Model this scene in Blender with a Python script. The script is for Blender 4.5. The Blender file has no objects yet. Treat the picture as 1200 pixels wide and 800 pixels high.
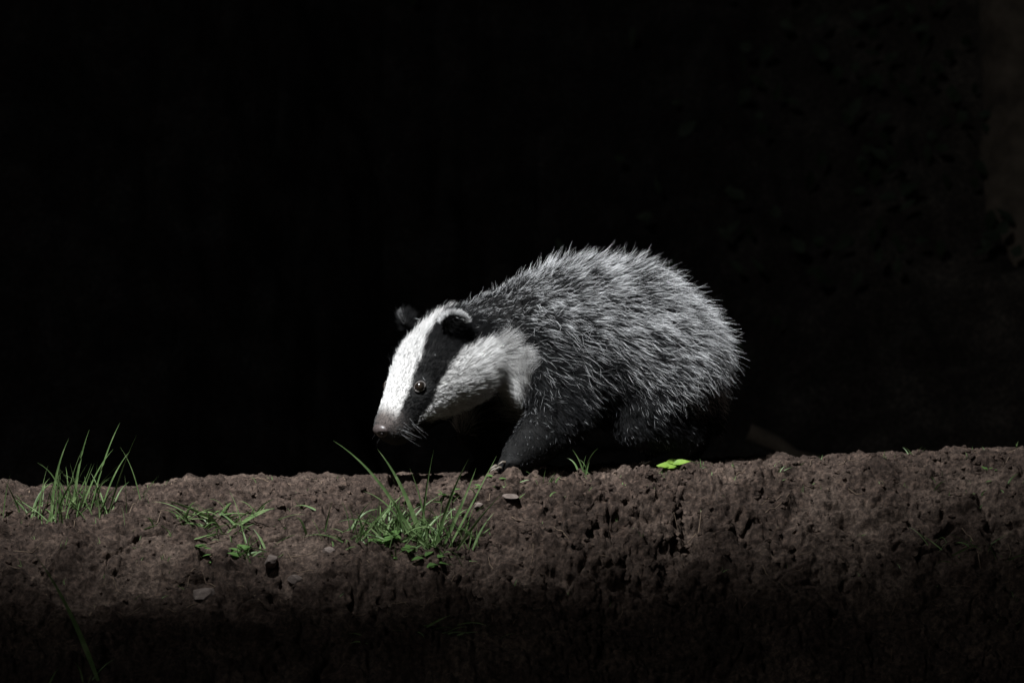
import bpy, math, random
import numpy as np
from mathutils import Vector, Matrix, kdtree
rng=np.random.default_rng(7); random.seed(7)
S=0.00125
scene=bpy.context.scene
col=scene.collection
def link(o): col.objects.link(o); return o
CAM=np.array([0.0,-6.0,0.1875])

# ---------------------------------------------------------------- noise helpers
def _h(ix,iy,seed,iz=None):
    v=(ix.astype(np.int64)*374761393+iy.astype(np.int64)*668265263+seed*1442695041)
    if iz is not None: v=v+iz.astype(np.int64)*2147483647*3+iz.astype(np.int64)*40503
    v&=0x7fffffff
    v=((v^(v>>13))*1274126177)&0x7fffffff
    v=(v^(v>>16))&0xffff
    return v/65535.0
def vn(x,y,seed=0):
    x0=np.floor(x);y0=np.floor(y);fx=x-x0;fy=y-y0
    fx=fx*fx*fx*(fx*(fx*6-15)+10);fy=fy*fy*fy*(fy*(fy*6-15)+10)
    a=_h(x0,y0,seed);b=_h(x0+1,y0,seed);c=_h(x0,y0+1,seed);d=_h(x0+1,y0+1,seed)
    return ((a*(1-fx)+b*fx)*(1-fy)+(c*(1-fx)+d*fx)*fy)*2-1
def vn3(x,y,z,seed=0):
    x,y,z=.80*x+.36*y-.48*z,-.60*x+.48*y-.64*z,.80*y+.60*z
    z0=np.floor(z).astype(np.int64);fz=z-z0;fz=fz*fz*(3-2*fz)
    x0=np.floor(x);y0=np.floor(y);fx=x-x0;fy=y-y0;fx=fx*fx*(3-2*fx);fy=fy*fy*(3-2*fy)
    r=0
    for dz,w in((0,1-fz),(1,fz)):
        zz=z0+dz
        a=_h(x0,y0,seed,zz);b=_h(x0+1,y0,seed,zz);c=_h(x0,y0+1,seed,zz);d=_h(x0+1,y0+1,seed,zz)
        r=r+w*((a*(1-fx)+b*fx)*(1-fy)+(c*(1-fx)+d*fx)*fy)
    return r*2-1
def fbm(x,y,seed=0,o=4,g=.5):
    s=0;a=1;f=1
    for i in range(o):
        s=s+a*vn(x*f+i*17.3,y*f-i*9.1,seed+i);a*=g;f*=2.03
    return s
def ss(a,b,x):
    t=np.clip((x-a)/(b-a),0,1);return t*t*(3-2*t)
DENTS=[(.150,-.170,.060,.045,.045),(.10,-.185,.035,.03,.02),(.255,-.155,.028,.05,.040),(.235,-.215,.045,.035,.025),(.06,-.26,.05,.03,.025),(-.075,-.20,.025,.016,.014),(.20,-.25,.05,.03,.025),
       (-.33,-.28,.04,.03,.02),(.5,-.26,.06,.03,.03),(-.6,-.30,.05,.03,.02),(.34,-.18,.03,.03,.02),(-.2,-.30,.06,.03,.025)]
def H(x,y):
    x=np.asarray(x,float);y=np.asarray(y,float)
    crest=np.interp(x,[-40,-3,-.75,-.4,-.05,.2,.4,.6,.75,3,40],[-.3,-.1,-.034,-.024,-.012,.000,.008,.016,.022,.1,.3])
    y0=np.interp(x,[-1,-.6,-.2,.1,.3,.5,.75,1.2],[-.05,-.05,-.04,-.035,-.02,-.01,.0,0])+.02*vn(x*7,y*2,3)
    sl=np.interp(x,[-1,-.3,.1,.35,.8],[.64,.70,.84,1.05,1.25])
    t=np.maximum(y0-y,0)
    front=-sl*t*(t/(t+.085))
    front=np.where(front<-.45,-.45-.25*(1-np.exp((front+.45)/.25)),front)
    back=-.35*ss(.22,1.1,y)
    wall=(2.3+.4*vn(x*.6,x*0,33))*ss(1.5+.35*vn(x*1.3,y*0,35)-.45*ss(.3,1.4,x),3.6,y)
    wall=wall+ (y>1.2)*(.10*fbm(x*3,y*3,41,4)+.05*np.abs(fbm(x*9,y*9,43,3)))*ss(1.2,2.2,y)
    far=ss(5,40,np.abs(x)+np.abs(y))*1.2*vn(x*.06,y*.06,51)
    z=crest*ss(9,1,np.abs(x))*ss(-6,-1,y)*(y<2)+front+back+wall+far
    z=z+.018*fbm(x*6,y*6,61,3)*ss(-.02,-.2,y)+.007*fbm(x*13,y*13,64,3)
    wx=x+.014*fbm(x*30,y*30,121,3);wy=y+.014*fbm(x*30,y*30,131,3)
    for(cx,cy,rx,ry,d)in DENTS:
        r=np.sqrt(((wx-cx)/rx)**2+((wy-cy)/ry)**2)
        z=z-d*ss(1.25,.35,r)
    return z

# ---------------------------------------------------------------- materials
def newmat(n):
    m=bpy.data.materials.new(n);m.use_nodes=True;nt=m.node_tree
    return m,nt,nt.nodes['Principled BSDF']
def N(nt,t,**k):
    n=nt.nodes.new(t)
    for a,b in k.items(): setattr(n,a,b)
    return n
def ramp(nt,src,stops):
    r=N(nt,'ShaderNodeValToRGB');nt.links.new(src,r.inputs[0])
    e=r.color_ramp.elements
    while len(e)<len(stops): e.new(.5)
    for i,(p,c) in enumerate(stops): e[i].position=p;e[i].color=(*c,1)
    return r.outputs[0]
def tex(nt,kind,scale,detail=6,rough=.6):
    tc=N(nt,'ShaderNodeTexCoord')
    n=N(nt,kind);n.inputs['Scale'].default_value=scale
    if 'Detail' in n.inputs:n.inputs['Detail'].default_value=detail
    if 'Roughness' in n.inputs:n.inputs['Roughness'].default_value=rough
    nt.links.new(tc.outputs['Object'],n.inputs['Vector']);return n
def mix(nt,f,a,b,mode='MIX'):
    m=N(nt,'ShaderNodeMix');m.data_type='RGBA';m.blend_type=mode
    if isinstance(f,float):m.inputs[0].default_value=f
    else:nt.links.new(f,m.inputs[0])
    for s,i in((a,6),(b,7)):
        if isinstance(s,tuple):m.inputs[i].default_value=(*s,1)
        else:nt.links.new(s,m.inputs[i])
    return m.outputs[2]
def soilmat():
    m,nt,b=newmat('soil')
    n1=tex(nt,'ShaderNodeTexNoise',9,8,.65);n2=tex(nt,'ShaderNodeTexNoise',130,6,.7);n3=tex(nt,'ShaderNodeTexVoronoi',260);n4=tex(nt,'ShaderNodeTexNoise',450,3,.6)
    c=ramp(nt,n1.outputs[0],[(.3,(.026,.018,.014)),(.5,(.056,.040,.032)),(.72,(.116,.087,.070))])
    c2=ramp(nt,n2.outputs[0],[(.32,(.20,.19,.185)),(.5,(.80,.80,.80)),(.68,(1.9,1.85,1.8))])
    c=mix(nt,.95,c,c2,'MULTIPLY')
    sp=ramp(nt,n3.outputs['Distance'],[(.12,(1,1,1)),(.22,(0,0,0))])
    sel=ramp(nt,n4.outputs[0],[(.50,(0,0,0)),(.56,(1,1,1))])
    f=mix(nt,1.0,sp,sel,'MULTIPLY')
    c=mix(nt,f,c,(.32,.275,.245))
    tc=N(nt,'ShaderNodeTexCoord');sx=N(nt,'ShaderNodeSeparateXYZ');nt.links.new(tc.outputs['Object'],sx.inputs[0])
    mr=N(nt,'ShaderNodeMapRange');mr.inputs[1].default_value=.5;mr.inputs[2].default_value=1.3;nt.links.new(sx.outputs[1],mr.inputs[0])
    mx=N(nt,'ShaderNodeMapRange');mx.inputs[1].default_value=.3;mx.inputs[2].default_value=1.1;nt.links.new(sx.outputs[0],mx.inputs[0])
    dark=mix(nt,mx.outputs[0],(.22,.27,.32),(.85,1.0,1.05))  # rear bank's lack of light put into the soil colour, less at right
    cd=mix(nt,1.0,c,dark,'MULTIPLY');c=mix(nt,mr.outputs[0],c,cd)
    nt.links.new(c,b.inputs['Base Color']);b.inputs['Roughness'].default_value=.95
    b.inputs['Specular IOR Level'].default_value=.12
    bu=N(nt,'ShaderNodeBump');bu.inputs['Strength'].default_value=1;bu.inputs['Distance'].default_value=.0045
    nt.links.new(n2.outputs[0],bu.inputs['Height'])
    b2=N(nt,'ShaderNodeBump');b2.inputs['Strength'].default_value=.9;b2.inputs['Distance'].default_value=.002
    nt.links.new(n4.outputs[0],b2.inputs['Height']);nt.links.new(bu.outputs[0],b2.inputs['Normal']);nt.links.new(b2.outputs[0],b.inputs['Normal'])
    return m
SOIL=soilmat()
def simple(name,stops,scale,rough=.8,trans=0,bump=.002,spec=.3):
    m,nt,b=newmat(name);n=tex(nt,'ShaderNodeTexNoise',scale,6,.65)
    c=ramp(nt,n.outputs[0],stops);nt.links.new(c,b.inputs['Base Color']);b.inputs['Roughness'].default_value=rough
    b.inputs['Specular IOR Level'].default_value=spec
    if bump:
        bu=N(nt,'ShaderNodeBump');bu.inputs['Distance'].default_value=bump;bu.inputs['Strength'].default_value=.7
        nt.links.new(n.outputs[0],bu.inputs['Height']);nt.links.new(bu.outputs[0],b.inputs['Normal'])
    if trans:
        t=N(nt,'ShaderNodeBsdfTranslucent');nt.links.new(c,t.inputs[0]);ms=N(nt,'ShaderNodeMixShader');ms.inputs[0].default_value=trans
        nt.links.new(b.outputs[0],ms.inputs[1]);nt.links.new(t.outputs[0],ms.inputs[2]);nt.links.new(ms.outputs[0],nt.nodes['Material Output'].inputs[0])
    return m
GRASS=simple('grass_blades',[(.3,(.065,.115,.038)),(.5,(.12,.195,.07)),(.7,(.24,.32,.145))],45,.45,.35,0,.4)
LEAF=simple('leaf_green',[(.3,(.11,.20,.025)),(.6,(.19,.31,.05)),(.8,(.30,.40,.11))],60,.5,.3,.002)
HERB=simple('herb_leaf',[(.3,(.05,.10,.025)),(.7,(.11,.21,.06))],60,.5,.3,.001)
IVY=simple('ivy_leaf',[(.3,(.010,.018,.008)),(.7,(.024,.036,.017))],60,.7,.2,.001)
STONE=simple('stone',[(.3,(.06,.046,.04)),(.55,(.12,.095,.082)),(.75,(.22,.185,.165))],90,.85,0,.004)
TWIG=simple('twig_bark',[(.3,(.05,.035,.025)),(.7,(.16,.115,.08))],90,.9)
BARK=simple('root_bark',[(.3,(.03,.024,.018)),(.7,(.11,.088,.068))],14,.95,0,.02)

def meshobj(name,V,F,mat,smooth=True,parent=None):
    me=bpy.data.meshes.new(name);me.from_pydata([tuple(v) for v in V],[],F);me.update()
    if smooth: me.polygons.foreach_set('use_smooth',[True]*len(me.polygons))
    o=link(bpy.data.objects.new(name,me))
    if mat:me.materials.append(mat)
    if parent:o.parent=parent
    return o

# ---------------------------------------------------------------- ground
def axis(lo,hi,st,end,g=1.12):
    a=list(np.arange(lo,hi,st));s=st;v=a[-1]
    while v<end: s=min(s*g,4);v+=s;a.append(v)
    s=st;v=a[0];pre=[]
    while v>-end: s=min(s*g,4);v-=s;pre.append(v)
    return np.array(pre[::-1]+a)
xs=axis(-.80,.80,.0020,60,1.11)
ya=list(np.arange(-.40,.12,.0017));v=ya[-1];s=.0017
while v<60:
    s=min(s*1.13,.035) if v<4.5 else min(s*1.15,4)
    v+=s;ya.append(v)
v=ya[0];s=.0017;pre=[]
while v>-60: s=min(s*1.12,4);v-=s;pre.append(v)
ys=np.array(pre[::-1]+ya)
X,Y=np.meshgrid(xs,ys);Z=H(X,Y)
gy_,gx_=np.gradient(Z,ys,xs)
Nn=np.stack([-gx_,-gy_,np.ones_like(Z)],-1);Nn/=np.linalg.norm(Nn,axis=-1,keepdims=True)
near=ss(1.5,.5,np.abs(Y))*ss(2.0,1.0,np.abs(X))
patch=.5+.5*ss(-.25,.5,fbm(X*6,Y*6,201,2)*.8)
rough=near*(.45+.55*ss(.04,-.08,Y))
wx=X+.010*vn3(X*40,Y*40,Z*40,5);wy=Y+.010*vn3(X*40,Y*40,Z*40,6);wz=Z+.010*vn3(X*40,Y*40,Z*40,7)
bl=lambda f,s,a=wx,b=wy,c=wz: np.abs(vn3(a*f,b*f,c*f,s))-.3
D=.016*bl(15,11)+.016*bl(34,12)+patch*(.014*bl(74,13)+.009*bl(145,14,X,Y,Z)+.0038*vn3(X*310,Y*310,Z*310,15))
cr=1-np.abs(vn3(wx*12,wy*12,wz*12,16)+.4*vn3(wx*30,wy*30,wz*30,17));D=D-.012*ss(.91,1.0,cr)*ss(-.08,-.15,Y)
D=D*rough
V=(np.stack([X,Y,Z],-1)+Nn*D[...,None]).reshape(-1,3)
nx,ny=len(xs),len(ys)
i=np.arange(nx-1)[None,:]+np.arange(ny-1)[:,None]*nx
F=np.stack([i,i+1,i+1+nx,i+nx],-1).reshape(-1,4)
me=bpy.data.meshes.new('ground');me.vertices.add(len(V));me.vertices.foreach_set('co',V.ravel())
me.loops.add(F.size);me.loops.foreach_set('vertex_index',F.ravel().astype(np.int32))
me.polygons.add(len(F));me.polygons.foreach_set('loop_start',(np.arange(len(F))*4).astype(np.int32));me.update(calc_edges=True)
me.polygons.foreach_set('use_smooth',[True]*len(F))
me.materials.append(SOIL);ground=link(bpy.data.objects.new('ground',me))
bpy.context.view_layer.update()
def gz(x,y=None):
    if y is None:x,y=x[0],x[1]
    ok,loc,_,_=ground.ray_cast(Vector((x,y,6)),Vector((0,0,-1)));return loc.z if ok else float(H(x,y))
def ray(px,py,lift=0):
    d=Vector(((px-600)*S/6,1.0,(400-py)*S/6)).normalized();ok,loc,_,_=ground.ray_cast(Vector(CAM),d)
    return Vector((loc.x,loc.y,loc.z+lift))

# ---------------------------------------------------------------- stones
import bmesh
def ico(sub):
    bm=bmesh.new();bmesh.ops.create_icosphere(bm,subdivisions=sub,radius=1);a=np.array([v.co[:] for v in bm.verts]);f=[[v.index for v in q.verts] for q in bm.faces];bm.free();return a,f
I1=ico(1);I2=ico(2);I3=ico(3);ICO2,ICF2=ico(4)
def stone_geo(c,r,flat,seed,VV,FF,base=I2,nf=7):
    rs=np.random.default_rng(seed);v=base[0].copy()
    for k in range(nf):
        d=rs.normal(size=3);d/=np.linalg.norm(d);h=v@d;lim=rs.uniform(.5,.9);v=v-np.maximum(h-lim,0)[:,None]*d
    v=v*(1+(.10 if base is not I3 else .015)*rs.normal(size=(len(v),1)))*np.array([1,rs.uniform(.6,1),flat]);a=rs.uniform(0,6.28);R=np.array([[math.cos(a),-math.sin(a),0],[math.sin(a),math.cos(a),0],[0,0,1]])
    v=(v*r)@R.T+np.array(c);o=len(VV);VV.extend(v.tolist());FF.extend([[q+o for q in f] for f in base[1]])
VV=[];FF=[]
for k in range(8500):
    x=rng.uniform(-.80,.80);y=.02-rng.uniform(0,1)**1.2*.40 if rng.random()<.88 else rng.uniform(0,.15)
    r=.0009+.0058*rng.random()**5
    if fbm(np.array([x*9.]),np.array([y*9.]),301,2)[0]<-.25: r*=.6
    stone_geo((x,y,gz(x,y)+r*.15),r,rng.uniform(.55,.9),k,VV,FF,I1 if r<.003 else I2,5)
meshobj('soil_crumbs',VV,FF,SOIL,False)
for k,(px,py,r,fl) in enumerate([(318,655,.018,.6),(240,695,.030,.6),(385,645,.010,.7),(345,678,.013,.6),(600,580,.015,.35),(560,592,.009,.6)]):
    p=ray(px,py);VV=[];FF=[];stone_geo((p.x,p.y,p.z-r*.10),r,fl,1000+k,VV,FF,I3,9);o=meshobj('stone',VV,FF,STONE,False)

# ---------------------------------------------------------------- tubes
def tube(pts,rad,VV,FF,n=8):
    pts=[Vector(p) for p in pts];o=len(VV)
    for i,p in enumerate(pts):
        t=(pts[min(i+1,len(pts)-1)]-pts[max(i-1,0)]).normalized()
        a=t.cross(Vector((.13,.2,1)) if abs(t.z)<.9 else Vector((1,0,0))).normalized();b=t.cross(a)
        for k in range(n):
            th=2*math.pi*k/n;VV.append(tuple(p+(a*math.cos(th)+b*math.sin(th))*rad[i]))
    for i in range(len(pts)-1):
        for k in range(n):
            FF.append([o+i*n+k,o+i*n+(k+1)%n,o+(i+1)*n+(k+1)%n,o+(i+1)*n+k])
    FF.append([o+k for k in range(n)][::-1]);FF.append([o+(len(pts)-1)*n+k for k in range(n)])
def wob(a,b,n,amp,seed,sag=0):
    rs=np.random.default_rng(seed);a=np.array(a);b=np.array(b);off=np.cumsum(rs.normal(size=(n,3)),0)*amp;L=np.linspace(0,1,n)[:,None]
    off=off-L*off[-1];p=a*(1-L)+b*L+off;p[:,2]-=sag*4*(L*(1-L))[:,0];return p
VV=[];FF=[]
for k in range(150):
    x=rng.uniform(-.8,.8);y=rng.uniform(-.36,.05);a=rng.uniform(0,6.28);L=rng.uniform(.01,.05)
    n=5;pp=[]
    for j in range(n):
        q=j/(n-1);xx=x+math.cos(a)*L*q+.002*math.sin(q*5+k);yy=y+math.sin(a)*L*q*.6;pp.append((xx,yy,gz(xx,yy)+.0015))
    tube(pp,[.0008*(1-.6*j/n)*rng.uniform(.7,1.5) for j in range(n)],VV,FF,5)
meshobj('twigs',VV,FF,TWIG)

# background tree with roots on the dark bank
VV=[];FF=[]
p=wob((1.02,2.0,-.25),(.98,2.55,1.5),14,.012,3);tube(p,list(np.linspace(.13,.09,14)),VV,FF,14)
p=wob((1.0,1.95,.05),(.55,1.75,-.28),10,.01,4,.03);tube(p,list(np.linspace(.07,.02,10)),VV,FF,10)
p=wob((1.02,1.95,.0),(1.25,1.6,-.3),10,.01,5,.03);tube(p,list(np.linspace(.07,.03,10)),VV,FF,10)
p=wob((.98,2.1,.35),(.62,1.95,.1),10,.012,6,-.03);tube(p,list(np.linspace(.04,.012,10)),VV,FF,8)
p=wob((.98,2.5,1.4),(1.0,2.7,3.6),8,.02,7);tube(p,list(np.linspace(.09,.06,8)),VV,FF,12)
for k in range(26):
    z0=1.8+k*.07;a=rng.uniform(0,6.28);L=rng.uniform(.5,1.1)
    q=(1.0+.02*k/26,2.6+.002*k,z0);e=(q[0]+math.cos(a)*L,q[1]+abs(math.sin(a))*L,z0+rng.uniform(.1,.6))
    tube(wob(q,e,7,.03,50+k),list(np.linspace(.02,.004,7)),VV,FF,5)
tree=meshobj('tree',VV,FF,BARK)
VV=[];FF=[]
for k in range(2600):
    c=np.array([1.0,2.9,3.3])+rng.normal(size=3)*np.array([.6,.45,.5]);a=rng.normal(size=3);a/=np.linalg.norm(a);b=np.cross(a,rng.normal(size=3));b/=np.linalg.norm(b);l=.04;o=len(VV)
    VV+= [c-a*l,c-b*l*.5,c+a*l,c+b*l*.5];FF.append([o,o+1,o+2,o+3])
meshobj('foliage',VV,FF,HERB,False,tree)
for k,(a,b,r) in enumerate([((.45,1.7,.0),(.95,1.6,-.15),.018),((-.2,2.0,.15),(.25,1.85,.10),.008)]):
    VV=[];FF=[];tube(wob(a,b,12,.012,20+k,.02),list(np.linspace(r,r*.4,12)),VV,FF,8);meshobj('fallen_branch',VV,FF,BARK)
VV=[];FF=[]
def leafgeo(c,d,n,l,w,VV,FF):
    d=Vector(d).normalized();n=Vector(n).normalized();s=d.cross(n).normalized();n=s.cross(d);c=Vector(c);o=len(VV)
    prof=[(0,.04),(.15,.6),(.35,1),(.6,.8),(.85,.35),(1,.02)]
    for (t,ww) in prof:
        cz=n*(-.25*l*t*t)
        VV.append(tuple(c+d*l*t+s*w*ww+cz+n*.22*w*ww));VV.append(tuple(c+d*l*t+cz));VV.append(tuple(c+d*l*t-s*w*ww+cz+n*.22*w*ww))
    for i in range(5):
        a=o+i*3;FF.append([a,a+1,a+4,a+3]);FF.append([a+1,a+2,a+5,a+4])
for k in range(420):
    x=rng.normal(.95,.35);y=rng.uniform(2.0,2.9)
    z=gz(x,y);dd=rng.normal(size=3)*np.array([1,.3,1]);leafgeo((x,y-.03,z+.03),dd,(rng.normal()*.4,-1,.5),rng.uniform(.02,.05),rng.uniform(.006,.014),VV,FF)
meshobj('ivy',VV,FF,IVY)

# ---------------------------------------------------------------- grass
def blade(base,az,L,lean,w,curl,VV,FF,n=9):
    o=len(VV);p=Vector(base);d=Vector((math.cos(az),math.sin(az),0));s=Vector((-math.sin(az),math.cos(az),0));ang=lean
    tw0=random.choice((-1,1))*random.uniform(.5,1.3);tw=random.uniform(-.4,.4)
    for i in range(n+1):
        t=i/n;ww=w*(1-t**1.8)*(.55+.45*min(1,t*4))+.00005
        up=Vector((0,0,1));dr=(d*math.sin(ang)+up*math.cos(ang));nn=(d*math.cos(ang)-up*math.sin(ang))
        q=tw0+tw*t*2
        s2=(s*math.cos(q)+nn*math.sin(q));n2=nn*math.cos(q)-s*math.sin(q)
        VV.append(tuple(p+s2*ww+n2*ww*.4));VV.append(tuple(p));VV.append(tuple(p-s2*ww+n2*ww*.4))
        p=p+dr*(L/n);ang+=curl/n*(.4+1.2*t)
    for i in range(n):
        a=o+i*3;FF.append([a,a+1,a+4,a+3]);FF.append([a+1,a+2,a+5,a+4])
def tuft(px,py,n,Lpx,sx,leanr,w=.0016,spec=(),name='grass_tuft',mat=GRASS):
    c=ray(px,py);VV=[];FF=[]
    for k in range(n):
        x=c.x+random.gauss(0,sx*S*.5);y=c.y+random.gauss(0,.008)
        blade((x,y,gz(x,y)-.003),random.uniform(0,6.28),Lpx*S*random.uniform(.35,1.0),random.uniform(*leanr),w*random.uniform(.5,1.15),random.uniform(.2,1.5),VV,FF)
    for (dx,L,az,lean,curl,ww) in spec:
        x=c.x+dx*S;y=c.y;blade((x,y,gz(x,y)-.003),az,L*S,lean,ww*1.15,curl,VV,FF,12)
    return meshobj(name,VV,FF,mat)
R0=-.3;L0=math.pi+.3
tuft(75,606,80,66,70,(.05,.8),.0017,[(-15,104,R0,.05,.5,.0020),(20,80,R0,.35,.5,.0018),(40,85,R0,.3,.5,.0018),(5,60,R0,.6,-.3,.0016),(-30,64,R0,.1,.3,.0014),(30,108,R0,.25,.3,.0019),(0,88,R0,.2,.4,.0019),(50,100,R0,.3,.2,.0017),(10,95,R0,.12,.3,.0018)])
tuft(262,624,80,50,74,(.55,1.3),.0019,[(0,70,R0,1.0,.3,.0024),(-10,65,L0,1.1,.3,.0022),(10,60,R0,.8,.9,.002),(0,55,L0,.5,.9,.002)])
tuft(290,652,30,40,28,(.4,1.3),.002)
tuft(482,628,135,70,88,(.1,1.1),.0019,[(15,128,L0,.30,.45,.0032),(5,152,L0,.5,.6,.0024),(25,118,R0,.25,.35,.0030),(0,80,L0,.5,.9,.0024),(35,100,R0,.45,-.1,.0025),(10,112,R0,.08,.2,.0022),(40,124,R0,.5,.0,.0021),(20,98,L0,.1,.4,.0024),(50,90,R0,.6,.3,.0021)])
tuft(465,638,50,40,80,(.5,1.3),.0022)
tuft(520,600,28,30,50,(.5,1.3),.0017)
tuft(686,556,8,26,10,(.1,.7),.0013,[(0,38,R0,.1,1.0,.0018),(0,36,L0,.3,.5,.0018)])
tuft(640,562,14,22,35,(.4,1.2),.0013)
tuft(165,594,5,40,16,(.1,.5),.0012,[(0,68,L0,.2,.5,.0013)])
tuft(1160,572,18,28,60,(.4,1.2),.0013)
tuft(1070,534,6,20,16,(.1,.6),.001)
tuft(345,564,6,14,50,(.3,1.0),.001)
tuft(580,574,12,16,40,(.6,1.3),.0014)
tuft(540,735,14,44,60,(.8,1.3),.0015)
tuft(1130,650,20,50,70,(.6,1.3),.0014)
tuft(105,800,4,60,30,(.2,.7),.0018,[(10,160,L0,.35,.35,.0034)])
tuft(440,745,10,40,50,(.8,1.3),.0014)
tuft(920,558,6,16,60,(.3,1.0),.0009)
VV=[];FF=[]
for k in range(190):
    x=rng.uniform(-.8,.8);y=rng.uniform(-.3,.05);zz=gz(x,y)
    for j in range(random.randint(1,3)):
        blade((x+random.gauss(0,.002),y,zz-.001),random.uniform(0,6.28),random.uniform(.004,.014),random.uniform(.1,1.2),random.uniform(.0004,.001),random.uniform(.2,1),VV,FF,5)
meshobj('grass_seedlings',VV,FF,GRASS)
for (px,py,n,l) in [(455,640,14,18),(288,648,8,15),(500,662,9,16),(470,650,6,20),(235,660,6,12),(1150,562,6,9),(520,604,10,12),(575,570,6,12)]:
    VV=[];FF=[];c=ray(px,py)
    for k in range(n):
        a=random.uniform(0,6.28);x=c.x+random.gauss(0,.009);y=c.y+random.gauss(0,.006)
        leafgeo((x,y,gz(x,y)+.005),(math.cos(a),math.sin(a)*.6,random.uniform(.0,.6)),(0,-.3,1),l*S*random.uniform(.5,1),l*S*.3*random.uniform(.6,1.1),VV,FF)
    meshobj('herb',VV,FF,HERB)
VV=[];FF=[];c=ray(790,551,.006)
for (dx,dy,dz,d,l,w) in [(-.024,0,0,(1,-.1,.12),.030,.007),(-.002,-.004,.003,(1,.0,.35),.026,.006),(-.012,.004,.006,(1,.2,.1),.028,.006),(-.008,-.003,0,(-1,-.3,.25),.018,.005)]:
    leafgeo((c.x+dx,c.y+dy,c.z+dz),d,(0,-.7,.8),l,w,VV,FF)
meshobj('leaf',VV,FF,LEAF)

# ================================================================ BADGER
Cc=np.array([-.102,-.05,.161]);nose=np.array([-.189,-.122,.056])
h=nose-Cc;HL=np.linalg.norm(h);h/=HL
u=np.array([0,0,1.])-h[2]*h;u/=np.linalg.norm(u);s_=np.cross(u,h)
def HW(a,b,c): return Cc+a*h+b*u+c*s_
prof=np.array([(-.085,.020,-.045,.035),(-.06,.042,-.066,.058),(-.03,.053,-.078,.071),(.0,.057,-.079,.075),(.03,.056,-.073,.070),(.055,.049,-.064,.058),(.08,.039,-.055,.046),(.105,.029,-.048,.037),(.125,.022,-.043,.031),(.142,.017,-.036,.026),(.150,.011,-.028,.019),(.155,-.004,-.014,.008)])
def headgeo():
    VV=[];FF=[];n=32;st=np.linspace(-.085,.155,40)
    for a in st:
        t=np.interp(a,prof[:,0],prof[:,1]);b=np.interp(a,prof[:,0],prof[:,2]);w=np.interp(a,prof[:,0],prof[:,3])
        m=(t+b)/2;hh=(t-b)/2
        for k in range(n):
            th=2*math.pi*k/n;VV.append(HW(a,m+hh*math.cos(th),w*math.sin(th)))
    for i in range(len(st)-1):
        for k in range(n):
            FF.append([i*n+k,i*n+(k+1)%n,(i+1)*n+(k+1)%n,(i+1)*n+k])
    FF.append(list(range(n))[::-1]);FF.append([(len(st)-1)*n+k for k in range(n)])
    return VV,FF
BV,BF=headgeo()
def ell(c,r,R=None):
    v=ICO2*np.array(r)
    if R is not None:v=v@np.array(R).T
    v=v+np.array(c);o=len(BV);BV.extend(list(v));BF.extend([[q+o for q in f] for f in ICF2])
def limb(pts,rad):
    pts=np.array(pts)
    for i in range(len(pts)-1):
        L=np.linalg.norm(pts[i+1]-pts[i]);n=max(2,int(L/.008))
        for k in range(n+1):
            t=k/n;r=rad[i]*(1-t)+rad[i+1]*t;ell(pts[i]*(1-t)+pts[i+1]*t,(r,r,r))
def W(px,py,y): return np.array([(px-600)*S*(6+y)/6,y,0.1875+(400-py)*S*(6+y)/6])
limb([W(585,402,-.005),W(632,396,.015),W(680,399,.04),W(728,406,.055),W(764,425,.055)],[.064,.087,.109,.113,.098])
ell(W(720,420,.05),(.120,.10,.10));ell(W(650,430,.02),(.070,.070,.08));ell(W(772,432,.055),(.080,.08,.08))
limb([W(538,410,-.03),W(590,398,-.005)],[.054,.066])
limb([W(805,450,.07),W(827,478,.08),W(837,500,.085)],[.03,.02,.012])  # tail
paws=[]
def leg(pts,rad,toe=(-1,0)):
    limb(pts,rad);e=np.array(pts[-1]);e[2]=gz(e)+.016;t=np.array([toe[0],toe[1],0.]);t/=np.linalg.norm(t);sd=np.array([-t[1],t[0],0])
    limb([pts[-1],e,e+t*.016-np.array([0,0,.003])],[rad[-1],.019,.016])
    for k in range(5):
        q=(k-2)*.0085;b=e+t*(.027-abs(k-2)*.003)+sd*q;b[2]=gz(b)+.0085;limb([b-t*.014,b],[.0085,.0075]);paws.append((b,t))
leg([W(642,432,-.030),W(660,486,-.045),W(630,516,-.05),W(608,534,-.05)],[.052,.042,.034,.025],(-1,-.35))
leg([W(600,450,.03),W(572,478,.035),W(556,505,.04),W(574,530,.05)],[.045,.037,.028,.021],(-1,-.2))
leg([W(770,445,.01),W(753,495,-.005),W(803,512,.015),W(783,536,.01)],[.058,.042,.027,.022],(-1,-.1))
leg([W(780,450,.12),W(765,495,.12),W(810,515,.12),W(792,538,.12)],[.055,.042,.026,.022],(-1,-.1))
M=np.stack([h,u,s_],1)
def ear(sg):
    c=HW(-.018,.050,.054) if sg>0 else HW(-.012,.054,-.038)
    d=(u*.8+s_*sg*(.42 if sg>0 else .3)-h*.25);d/=np.linalg.norm(d);f=(h*.75+s_*sg*.6);f-=f@d*d;f/=np.linalg.norm(f);g=np.cross(d,f)
    ell(c+d*.006,(.019,.007,.019),np.stack([d,f,g],1));return c,d,f,g
E=[ear(1),ear(-1)]
tmp=bpy.data.meshes.new('t');tmp.from_pydata([tuple(v) for v in BV],[],BF);to=link(bpy.data.objects.new('t',tmp))
md=to.modifiers.new('r','REMESH');md.mode='VOXEL';md.voxel_size=.004
md=to.modifiers.new('s','SMOOTH');md.factor=.5;md.iterations=5
dg=bpy.context.evaluated_depsgraph_get();me=bpy.data.meshes.new_from_object(to.evaluated_get(dg));bpy.data.objects.remove(to)
me.name='badger';me.polygons.foreach_set('use_smooth',[True]*len(me.polygons))
badger=link(bpy.data.objects.new('badger',me))
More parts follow.
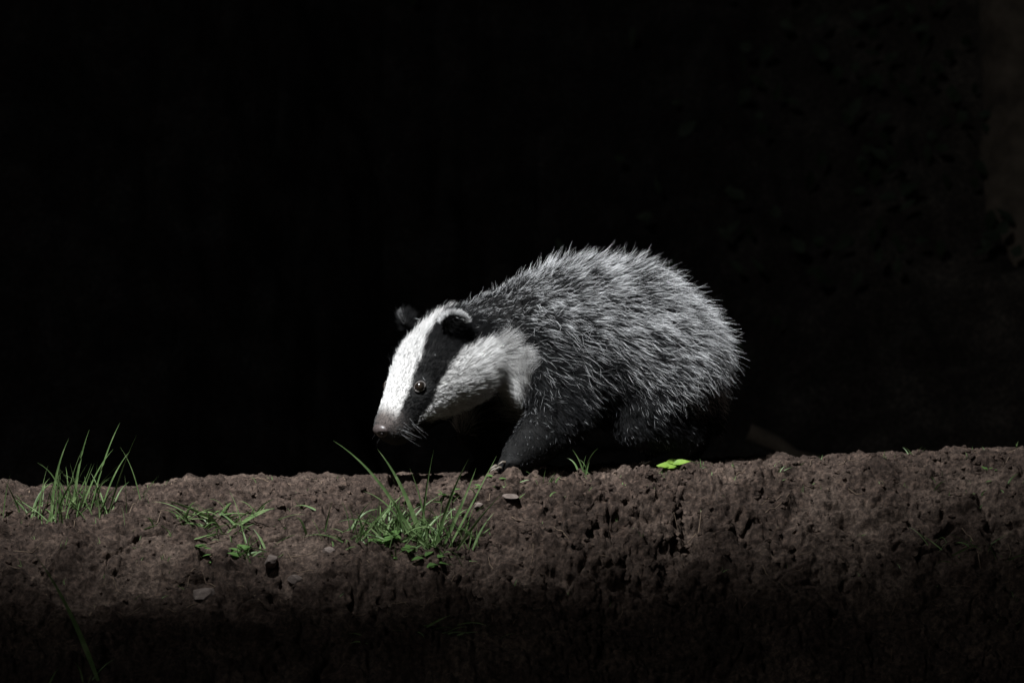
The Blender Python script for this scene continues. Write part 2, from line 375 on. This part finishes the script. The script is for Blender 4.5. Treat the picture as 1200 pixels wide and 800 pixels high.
nv=len(me.vertices);co=np.empty(nv*3);me.vertices.foreach_get('co',co);co=co.reshape(-1,3);no=np.empty(nv*3);me.vertices.foreach_get('normal',no);no=no.reshape(-1,3)
def headcoord(p):
    q=p-Cc;a=q@h;b=q@u;c=q@s_
    t=np.interp(a,prof[:,0],prof[:,1]);bb=np.interp(a,prof[:,0],prof[:,2]);w=np.interp(a,prof[:,0],prof[:,3])
    m=(t+bb)/2;hh=(t-bb)/2
    phi=np.arctan2(np.abs(c)/w,(b-m)/hh);rr=np.sqrt((c/w)**2+((b-m)/hh)**2)
    return a,b,c,phi,rr
def n3(p,f,seed):
    return .5*(fbm(p[:,0]*f+p[:,1]*f*.7,p[:,2]*f-p[:,1]*f*.5,seed,3))
def pattern(p):
    a,b,c,phi,rr=headcoord(p)
    j=.09*n3(p,90,3)
    hm=ss(-.066,-.042,a+.014*n3(p,60,9))*ss(2.0,1.35,rr)
    ph1=np.interp(a,[-.09,-.05,-.03,.0,.03,.06,.09,.12,.15],[.0,.05,.12,.23,.40,.56,.70,.85,1.1])+j
    ph2=np.interp(a,[-.09,-.05,-.03,.0,.03,.06,.09,.12,.15],[1.75,1.50,1.26,1.10,1.12,1.30,1.60,1.8,1.6])+j
    ph3=np.interp(a,[-.09,-.03,.05,.085,.11,.15],[2.9,3.0,2.85,2.3,1.8,1.6])+j
    e=.07
    wh=ss(ph1+e,ph1-e,phi)+ss(ph2-e,ph2+e,phi)*ss(ph3+.2,ph3-.2,phi)
    return hm,np.clip(wh,0,1),a,b,c,phi
def greyness(p):
    x,y,z=p.T
    g=ss(.085,.220,z+.06*n3(p,14,21)+.05*ss(.15,.28,x))
    g*=1-.80*np.exp(-(((x+.000)/.045)**2+((z-.190)/.024)**2))*(y<.03)
    g*=1-.62*np.exp(-(((x-.055)/.075)**2+((z-.150)/.05)**2))*(y<.06)
    g*=.55+.45*ss(-.04,.10,x+.6*(z-.2))
    g*=1-ss(.09,.05,z)
    return np.clip(g,0,1)
hm,wh,a,b,c,phi=pattern(co);g=greyness(co)
skin=(1-hm)*(.006+.015*g)+hm*(.008+.5*wh)
mz=ss(.112,.138,a)*(hm>.2)
colr=np.stack([skin,skin*.98,skin*.95,np.ones(nv)],1)
colr[:,:3]=colr[:,:3]*(1-mz[:,None])+mz[:,None]*np.array([.085,.070,.064])*(.5+.5*ss(.0,-.01,-b))[:,None]
ca=me.color_attributes.new('fur_col','FLOAT_COLOR','POINT');ca.data.foreach_set('color',colr.ravel())
m,nt,bs=newmat('badger_skin');at=N(nt,'ShaderNodeAttribute',attribute_name='fur_col');nt.links.new(at.outputs[0],bs.inputs['Base Color']);bs.inputs['Roughness'].default_value=.8;bs.inputs['Specular IOR Level'].default_value=.2
nn=tex(nt,'ShaderNodeTexNoise',600,3);bu=N(nt,'ShaderNodeBump');bu.inputs['Distance'].default_value=.0008;nt.links.new(nn.outputs[0],bu.inputs['Height']);nt.links.new(bu.outputs[0],bs.inputs['Normal'])
me.materials.append(m)
m=bpy.data.materials.new('badger_fur');m.use_nodes=True;nt=m.node_tree;nt.nodes.remove(nt.nodes['Principled BSDF'])
at=N(nt,'ShaderNodeAttribute',attribute_name='fur_col')
df=N(nt,'ShaderNodeBsdfDiffuse');nt.links.new(at.outputs[0],df.inputs[0])
hr=N(nt,'ShaderNodeBsdfHair');hr.component='Reflection';hr.inputs['RoughnessU'].default_value=.3;hr.inputs['RoughnessV'].default_value=.8
nt.links.new(mix(nt,.95,(.25,.27,.32),at.outputs[0]),hr.inputs['Color'])
ms=N(nt,'ShaderNodeMixShader');ms.inputs[0].default_value=.25;nt.links.new(df.outputs[0],ms.inputs[1]);nt.links.new(hr.outputs[0],ms.inputs[2])
nt.links.new(ms.outputs[0],nt.nodes['Material Output'].inputs[0]);FUR=m

me.calc_loop_triangles();nt_=len(me.loop_triangles);tri=np.empty(nt_*3,np.int32);me.loop_triangles.foreach_get('vertices',tri);tri=tri.reshape(-1,3)
A=co[tri[:,0]];B=co[tri[:,1]];Cx=co[tri[:,2]];area=np.linalg.norm(np.cross(B-A,Cx-A),axis=1)/2;cen=(A+B+Cx)/3
def sample(n,wt):
    w=area*wt;w/=w.sum();t=rng.choice(nt_,n,p=w);r1=np.sqrt(rng.random(n));r2=rng.random(n)
    k0=1-r1;k1=r1*(1-r2);k2=r1*r2
    p=A[t]*k0[:,None]+B[t]*k1[:,None]+Cx[t]*k2[:,None]
    nn=no[tri[t,0]]*k0[:,None]+no[tri[t,1]]*k1[:,None]+no[tri[t,2]]*k2[:,None]
    return p,nn/np.linalg.norm(nn,axis=1,keepdims=True)
def nrm(v): return v/np.maximum(np.linalg.norm(v,axis=1,keepdims=True),1e-9)
def comb_body(p,n):
    x,y,z=p.T
    c=np.zeros_like(p);c[:,0]=1;c[:,2]=-.05-.8*ss(.24,.08,z)
    lg=ss(.06,.03,z);c[:,0]*=1-lg*.8;c[:,2]-=lg
    c+=.65*np.stack([n3(p,18,31),n3(p,18,32),n3(p,18,33)],1)
    c=c-(c*n).sum(1)[:,None]*n;return nrm(c)
def comb_head(p,n):
    c=np.tile(-h,(len(p),1));c+=.12*np.stack([n3(p,30,31),n3(p,30,32),n3(p,30,33)],1)
    a,b,cc,phi,rr=headcoord(p);c+= -.35*u*ss(1.2,2.0,phi)[:,None]
    c=c-(c*n).sum(1)[:,None]*n;return nrm(c)
def haircurves(name,pos,colr,rad):
    n,k,_=pos.shape;hc=bpy.data.hair_curves.new(name);hc.add_curves([k]*n)
    hc.position_data.foreach_set('vector',pos.reshape(-1).astype(np.float32))
    r=hc.attributes.get('radius') or hc.attributes.new('radius','FLOAT','POINT');r.data.foreach_set('value',rad.reshape(-1).astype(np.float32))
    ca=hc.attributes.new('fur_col','FLOAT_COLOR','POINT');cc=np.concatenate([colr,np.ones((n,k,1))],2);ca.data.foreach_set('color',cc.reshape(-1).astype(np.float32))
    hc.materials.append(FUR);o=link(bpy.data.objects.new(name,hc));o.parent=badger;return o
K=6;T=np.linspace(0,1,K)
hmc=pattern(cen)[0]
def path(p,n,cmb,L,lift,droop):
    d=nrm(n*lift[:,None]+cmb*(1-lift[:,None]));end=nrm(cmb+np.array([0,0,-droop])+n*.20)
    q=p[:,None,:]+L[:,None,None]*(T[None,:,None]*d[:,None,:]+.36*(T**2)[None,:,None]*(end-d)[:,None,:]);return q
def blen(p):
    x,y,z=p.T;L=.014+.027*ss(.05,.16,z);L*= .42+.58*ss(-.03,.10,x);L*=1+.12*ss(.2,.3,x);L*=1-.6*ss(.06,.03,z);return L
def body_fur(name,n,kind):
    p,nn=sample(n,((1-hmc)+.02)*(.5+.5*ss(.03,.09,cen[:,2])))
    cm=comb_body(p,nn)
    L=blen(p)*(rng.uniform(.45,1.1,n) if kind==1 else rng.uniform(.8,1.3,n) if kind==2 else rng.uniform(.35,.65,n))
    lift=np.clip((.50,.48,.56)[kind]+.17*rng.normal(size=n)+.20*n3(p,20,77),.08,.92)
    cm=nrm(cm+(.28,.28,.42)[kind]*rng.normal(size=(n,3)))
    q=path(p,nn,cm,L,lift,.08)
    cvar=np.full(n,.5)
    if kind<2:
        nc=n//(26 if kind else 20);ci=rng.choice(n,nc,replace=False);kd=kdtree.KDTree(nc)
        for j,i_ in enumerate(ci):kd.insert(p[i_],j)
        kd.balance();ni=np.array([kd.find(v)[1] for v in p]);near=ci[ni];w=(rng.uniform(.0,.84,n)*(np.linalg.norm(p-p[near],axis=1)<.013))[:,None,None]*(T**1.5)[None,:,None]
        q=q*(1-w)+q[near]*w;cvar=rng.random(nc)[ni]
    ph=rng.uniform(0,6.28,n);q=q+(np.sin(T[None,:]*5+ph[:,None])-np.sin(ph)[:,None])[:,:,None]*(L*.035)[:,None,None]*nrm(rng.normal(size=(n,3)))[:,None,:]
    g=greyness(p);clt=np.clip(.5+1.6*n3(p,38,55),0,1)
    r=rng.random(n)
    if kind:
        pale=(rng.random(n)<(.04+.92*g*(.08+.92*cvar)*(.28+.95*clt))) if kind==1 else rng.random(n)<(.12+.6*g)
        tipv=np.where(pale,(.46+.50*r)*(.48+.52*g),.012+.014*r)
        rootv=.006+.02*g*r*clt
        mid=ss(.30,.62,T)[None,:];band=rootv[:,None]*(1-mid)+tipv[:,None]*mid
        b0=.000155 if kind==1 else .00012
        rad=np.where(T<.5,b0,b0*(1-(T-.5)*1.6))[None,:]*rng.uniform(.6,1.45,n)[:,None]
    else:
        v=.006+.05*g*(.3+.7*r)*clt;band=np.repeat(v[:,None],K,1);rad=np.tile(.00013*(1-T*.7),(n,1))
    c=np.stack([band*.98,band*.99,band*1.0],2)
    haircurves(name,q,c,rad)
body_fur('underfur',42000,0);body_fur('guard_fur',58000,1);body_fur('long_guard_fur',9000,2)
# ---- head fur
n=62000;p,nn=sample(n,np.where(hmc>.1,1,0)*1.0)
hm,wh,a,b,c,phi=pattern(p);cm=comb_head(p,nn)
L=np.interp(a,[-.09,-.04,.0,.04,.08,.12,.15],[.022,.020,.014,.009,.006,.0035,.002])
L=L*(1+.8*ss(1.2,1.8,phi)*ss(.07,.0,a))*rng.uniform(.5,1.3,n)
lift=np.clip(.22+.22*ss(.05,-.05,a)+.08*rng.normal(size=n),.06,.8)
cm=nrm(cm+.20*rng.normal(size=(n,3)));q=path(p,nn,cm,L,lift,.1)
nc=n//16;ci=rng.choice(n,nc,replace=False);kd=kdtree.KDTree(nc)
for j,i_ in enumerate(ci):kd.insert(p[i_],j)
kd.balance();near=np.array([ci[kd.find(v)[1]] for v in p]);w=(rng.uniform(.0,.75,n)*(np.linalg.norm(p-p[near],axis=1)<.006))[:,None,None]*(T**1.5)[None,:,None];q=q*(1-w)+q[near]*w
r=rng.random(n);on=rng.random(n)<wh
v=np.where(on,.46+.34*r,.005+.009*r)
v=np.where(on&(phi>1.0),(.66+.28*r)*(.72+.28*ss(-.060,-.03,a+.014*n3(p,50,71)))*np.where(rng.random(n)<.06,.2,1),v)
mzf=ss(.112,.138,a);v=v*(1-mzf)+mzf*(.02+.11*r)
for sg,(ec,ed,ef,eg) in zip((1,-1),E):
    dd=(p-ec)@ed;near_=np.linalg.norm(p-(ec+ed*.006),axis=1)<.028;v=np.where(near_&(dd>-.006),.006+.010*r,v)
v2=np.repeat(v[:,None],K,1)*(.62+.38*T)[None,:]
cc=np.stack([v2,v2*.99,v2*.975],2)
from mathutils.bvhtree import BVHTree
bvh=BVHTree.FromPolygons([tuple(x) for x in co],[tuple(t) for t in tri])
def hit(px,py):
    d=Vector(((px-600)*S/6,1,(400-py)*S/6)).normalized();r_=bvh.ray_cast(Vector(CAM),d);return r_[0],r_[1]
ep,en=hit(492,453);ea=[(np.array(ep)-Cc)@k for k in(h,u,s_)];print('eye abc',ea)
dist=np.minimum(np.linalg.norm(p-np.array(ep),axis=1),np.linalg.norm(p-HW(ea[0],ea[1],-ea[2]),axis=1))
fwd=a>ea[0]
keep=(dist>.0085)&~(fwd&(dist<.013))
rng_=ss(.022,.010,dist);cc=cc+(rng_*(.02+.04*r))[:,None,None]*(v<.1)[:,None,None]
rad=np.tile(.00013*(1-T*.7),(n,1))
haircurves('head_fur',q[keep],cc[keep],rad[keep])
# white-edged ears
pos=[];vals=[]
for sg,(ec,ed,ef,eg) in zip((1,-1),E):
    for k in range(1500 if sg>0 else 250):
        th=rng.uniform(-1.5,1.5);rr_=.0168+rng.normal()*.0010
        b0=ec+ed*(.006+rr_*math.cos(th))+eg*rr_*math.sin(th)+ef*rng.uniform(-.001,.0045)
        dr=ed*(math.cos(th)+.3)+eg*math.sin(th)+rng.normal(size=3)*.25-h*.15+ef*.2;dr/=np.linalg.norm(dr);l_=rng.uniform(.004,.009)
        pos.append([b0+dr*l_*t-h*.15*l_*t*t for t in T]);vals.append(rng.uniform(.65,.9) if sg>0 else rng.uniform(.06,.25))
pos=np.array(pos);vals=np.array(vals)[:,None,None]*np.ones((len(pos),K,3));haircurves('ear_fringe',pos,vals,np.tile(.00016*(1-T*.7),(len(pos),1)))
# ---- eyes
m,nt,bs=newmat('eye');bs.inputs['Roughness'].default_value=.10;bs.inputs['Coat Weight'].default_value=1;bs.inputs['Coat Roughness'].default_value=.12
tn=tex(nt,'ShaderNodeTexNoise',300);cc_=ramp(nt,tn.outputs[0],[(.4,(.006,.005,.004)),(.7,(.02,.014,.01))]);nt.links.new(cc_,bs.inputs['Base Color']);EYE=m
LID=simple('eyelid',[(.3,(.05,.043,.04)),(.7,(.10,.09,.085))],200,.6,0,.0005)
bm=bmesh.new();bmesh.ops.create_uvsphere(bm,u_segments=24,v_segments=16,radius=1);US=np.array([v.co[:] for v in bm.verts]);UF=[[v.index for v in f.verts] for f in bm.faces];bm.free()
for sg in(1,-1):
    ctr=HW(ea[0],ea[1],sg*ea[2])
    nh=np.array([np.array(en)@h,np.array(en)@u,np.array(en)@s_*sg]);nw=M@nh
    e=meshobj('eye',US*.0082+ctr-nw*.0012,UF,EYE,True,badger)
    t1=np.cross(nw,u);t1/=np.linalg.norm(t1);t2=np.cross(nw,t1);ring=[];VV=[];FF=[]
    for k in range(20):
        th=2*math.pi*k/20;ring.append(ctr+nw*.0024+t1*math.cos(th)*.0084+t2*math.sin(th)*.0066)
    ring.append(ring[0]);tube(ring,[.0011]*21,VV,FF,6);meshobj('eyelid',VV,FF,LID,True,badger)
NOSE=simple('nose_skin',[(.3,(.035,.028,.027)),(.7,(.08,.064,.06))],300,.4,0,.0006,.5)
nc_=HW(.150,.002,0);v=US.copy();v=v*np.array([.0095,.0105,.015])
for sg in(1,-1):
    d=np.linalg.norm((US-np.array([.75,-.1,sg*.5])/.91)*np.array([1,1,1]),axis=1);v=v*(1-.45*np.exp(-(d/.28)**2))[:,None]
meshobj('nose',nc_+v@M.T,UF,NOSE,True,badger)
NOST=simple('nostril',[(.3,(.01,.008,.008)),(.7,(.015,.01,.01))],300,.6,0,0)
for sg in(1,-1): meshobj('nostril',HW(.1565,.001,sg*.0075)+(US*np.array([.0022,.0030,.0024]))@M.T,UF,NOST,True,badger)
for sg in(1,-1):
    VV=[];FF=[];pts=[]
    for t in np.linspace(0,1,12):
        a_=.150-.062*t;bq=-.019-.010*t+.004*math.sin(t*3.1)
        w_=np.interp(a_,prof[:,0],prof[:,3]);tt=np.interp(a_,prof[:,0],prof[:,1]);b_=np.interp(a_,prof[:,0],prof[:,2]);mm=(tt+b_)/2;hh=(tt-b_)/2
        pts.append(HW(a_,bq,sg*w_*math.sqrt(max(.05,1-((bq-mm)/hh)**2))*.985))
    tube(pts,[.0010]*12,VV,FF,6);meshobj('mouth',VV,FF,NOST,True,badger)
pos=[];
for k in range(26):
    sg=1 if k%2 else -1;a_=rng.uniform(.115,.145);w_=np.interp(a_,prof[:,0],prof[:,3]);st=HW(a_,rng.uniform(-.020,.000),sg*w_*.95)
    d=s_*sg*rng.uniform(.6,1)+h*rng.uniform(-.1,.5)-u*rng.uniform(.1,.6);d/=np.linalg.norm(d);L_=rng.uniform(.015,.032)
    pos.append([st+d*L_*t+(-h*.2-u*.25)*L_*t*t for t in T])
pos=np.array(pos);haircurves('whiskers',pos,np.full((len(pos),K,3),.2),np.tile(.00012*(1-T*.8),(len(pos),1)))
CLAW=simple('claw',[(.3,(.06,.05,.04)),(.7,(.15,.125,.10))],300,.45,0,0)
VV=[];FF=[]
for b_,t in paws:
    pts=[b_+t*.004,b_+t*.010+np.array([0,0,.001]),b_+t*.015+np.array([0,0,-.002]),b_+t*.018+np.array([0,0,-.0055])];tube(pts,[.0024,.002,.0013,.0003],VV,FF,6)
meshobj('claws',VV,FF,CLAW,True,badger)

# ---------------------------------------------------------------- light
w=bpy.data.worlds.new('World');scene.world=w;w.use_nodes=True;nt=w.node_tree;bg=nt.nodes['Background']
sky=N(nt,'ShaderNodeTexSky');sky.sky_type='NISHITA';sky.sun_disc=False;sky.sun_elevation=math.radians(10);sky.sun_rotation=math.radians(200);nt.links.new(sky.outputs[0],bg.inputs[0]);bg.inputs[1].default_value=.002
def aim(o,t): o.rotation_euler=(Vector(t)-o.location).to_track_quat('-Z','Y').to_euler()
sl=bpy.data.lights.new('fill_sun','SUN');sl.energy=.20;sl.angle=math.radians(3);sl.color=(.95,.98,1);so=link(bpy.data.objects.new('fill_sun',sl));so.location=(-2,-4,4);aim(so,(.8,2,0))  # unseen dim sun added as fill for foreground and rear bank
sp=bpy.data.lights.new('lamp','SPOT');sp.energy=1550;sp.spot_size=math.radians(44);sp.spot_blend=1.0;sp.shadow_soft_size=.07;sp.color=(.96,.98,1.0)
po=link(bpy.data.objects.new('lamp',sp));Ld=np.array([-.26,-.55,.80]);Ld/=np.linalg.norm(Ld);tg=np.array([-.03,.055,.11]);lp=tg+Ld*3.4
zc=Vector(Ld);xc=Vector((1,.20,0));xc=(xc-zc*xc.dot(zc)).normalized();yc=zc.cross(xc)
Mx=Matrix((xc,yc*.34,zc)).transposed().to_4x4();Mx.translation=Vector(lp);po.matrix_world=Mx
# ---------------------------------------------------------------- camera
cd=bpy.data.cameras.new('camera');cd.lens=144;cd.sensor_width=36;cd.clip_end=500;cd.dof.use_dof=True;cd.dof.focus_distance=5.92;cd.dof.aperture_fstop=5.6
c=link(bpy.data.objects.new('camera',cd));c.location=CAM;c.rotation_euler=(math.radians(90),0,0);scene.camera=c
scene.view_settings.view_transform='Standard';scene.view_settings.look='None';scene.view_settings.exposure=0
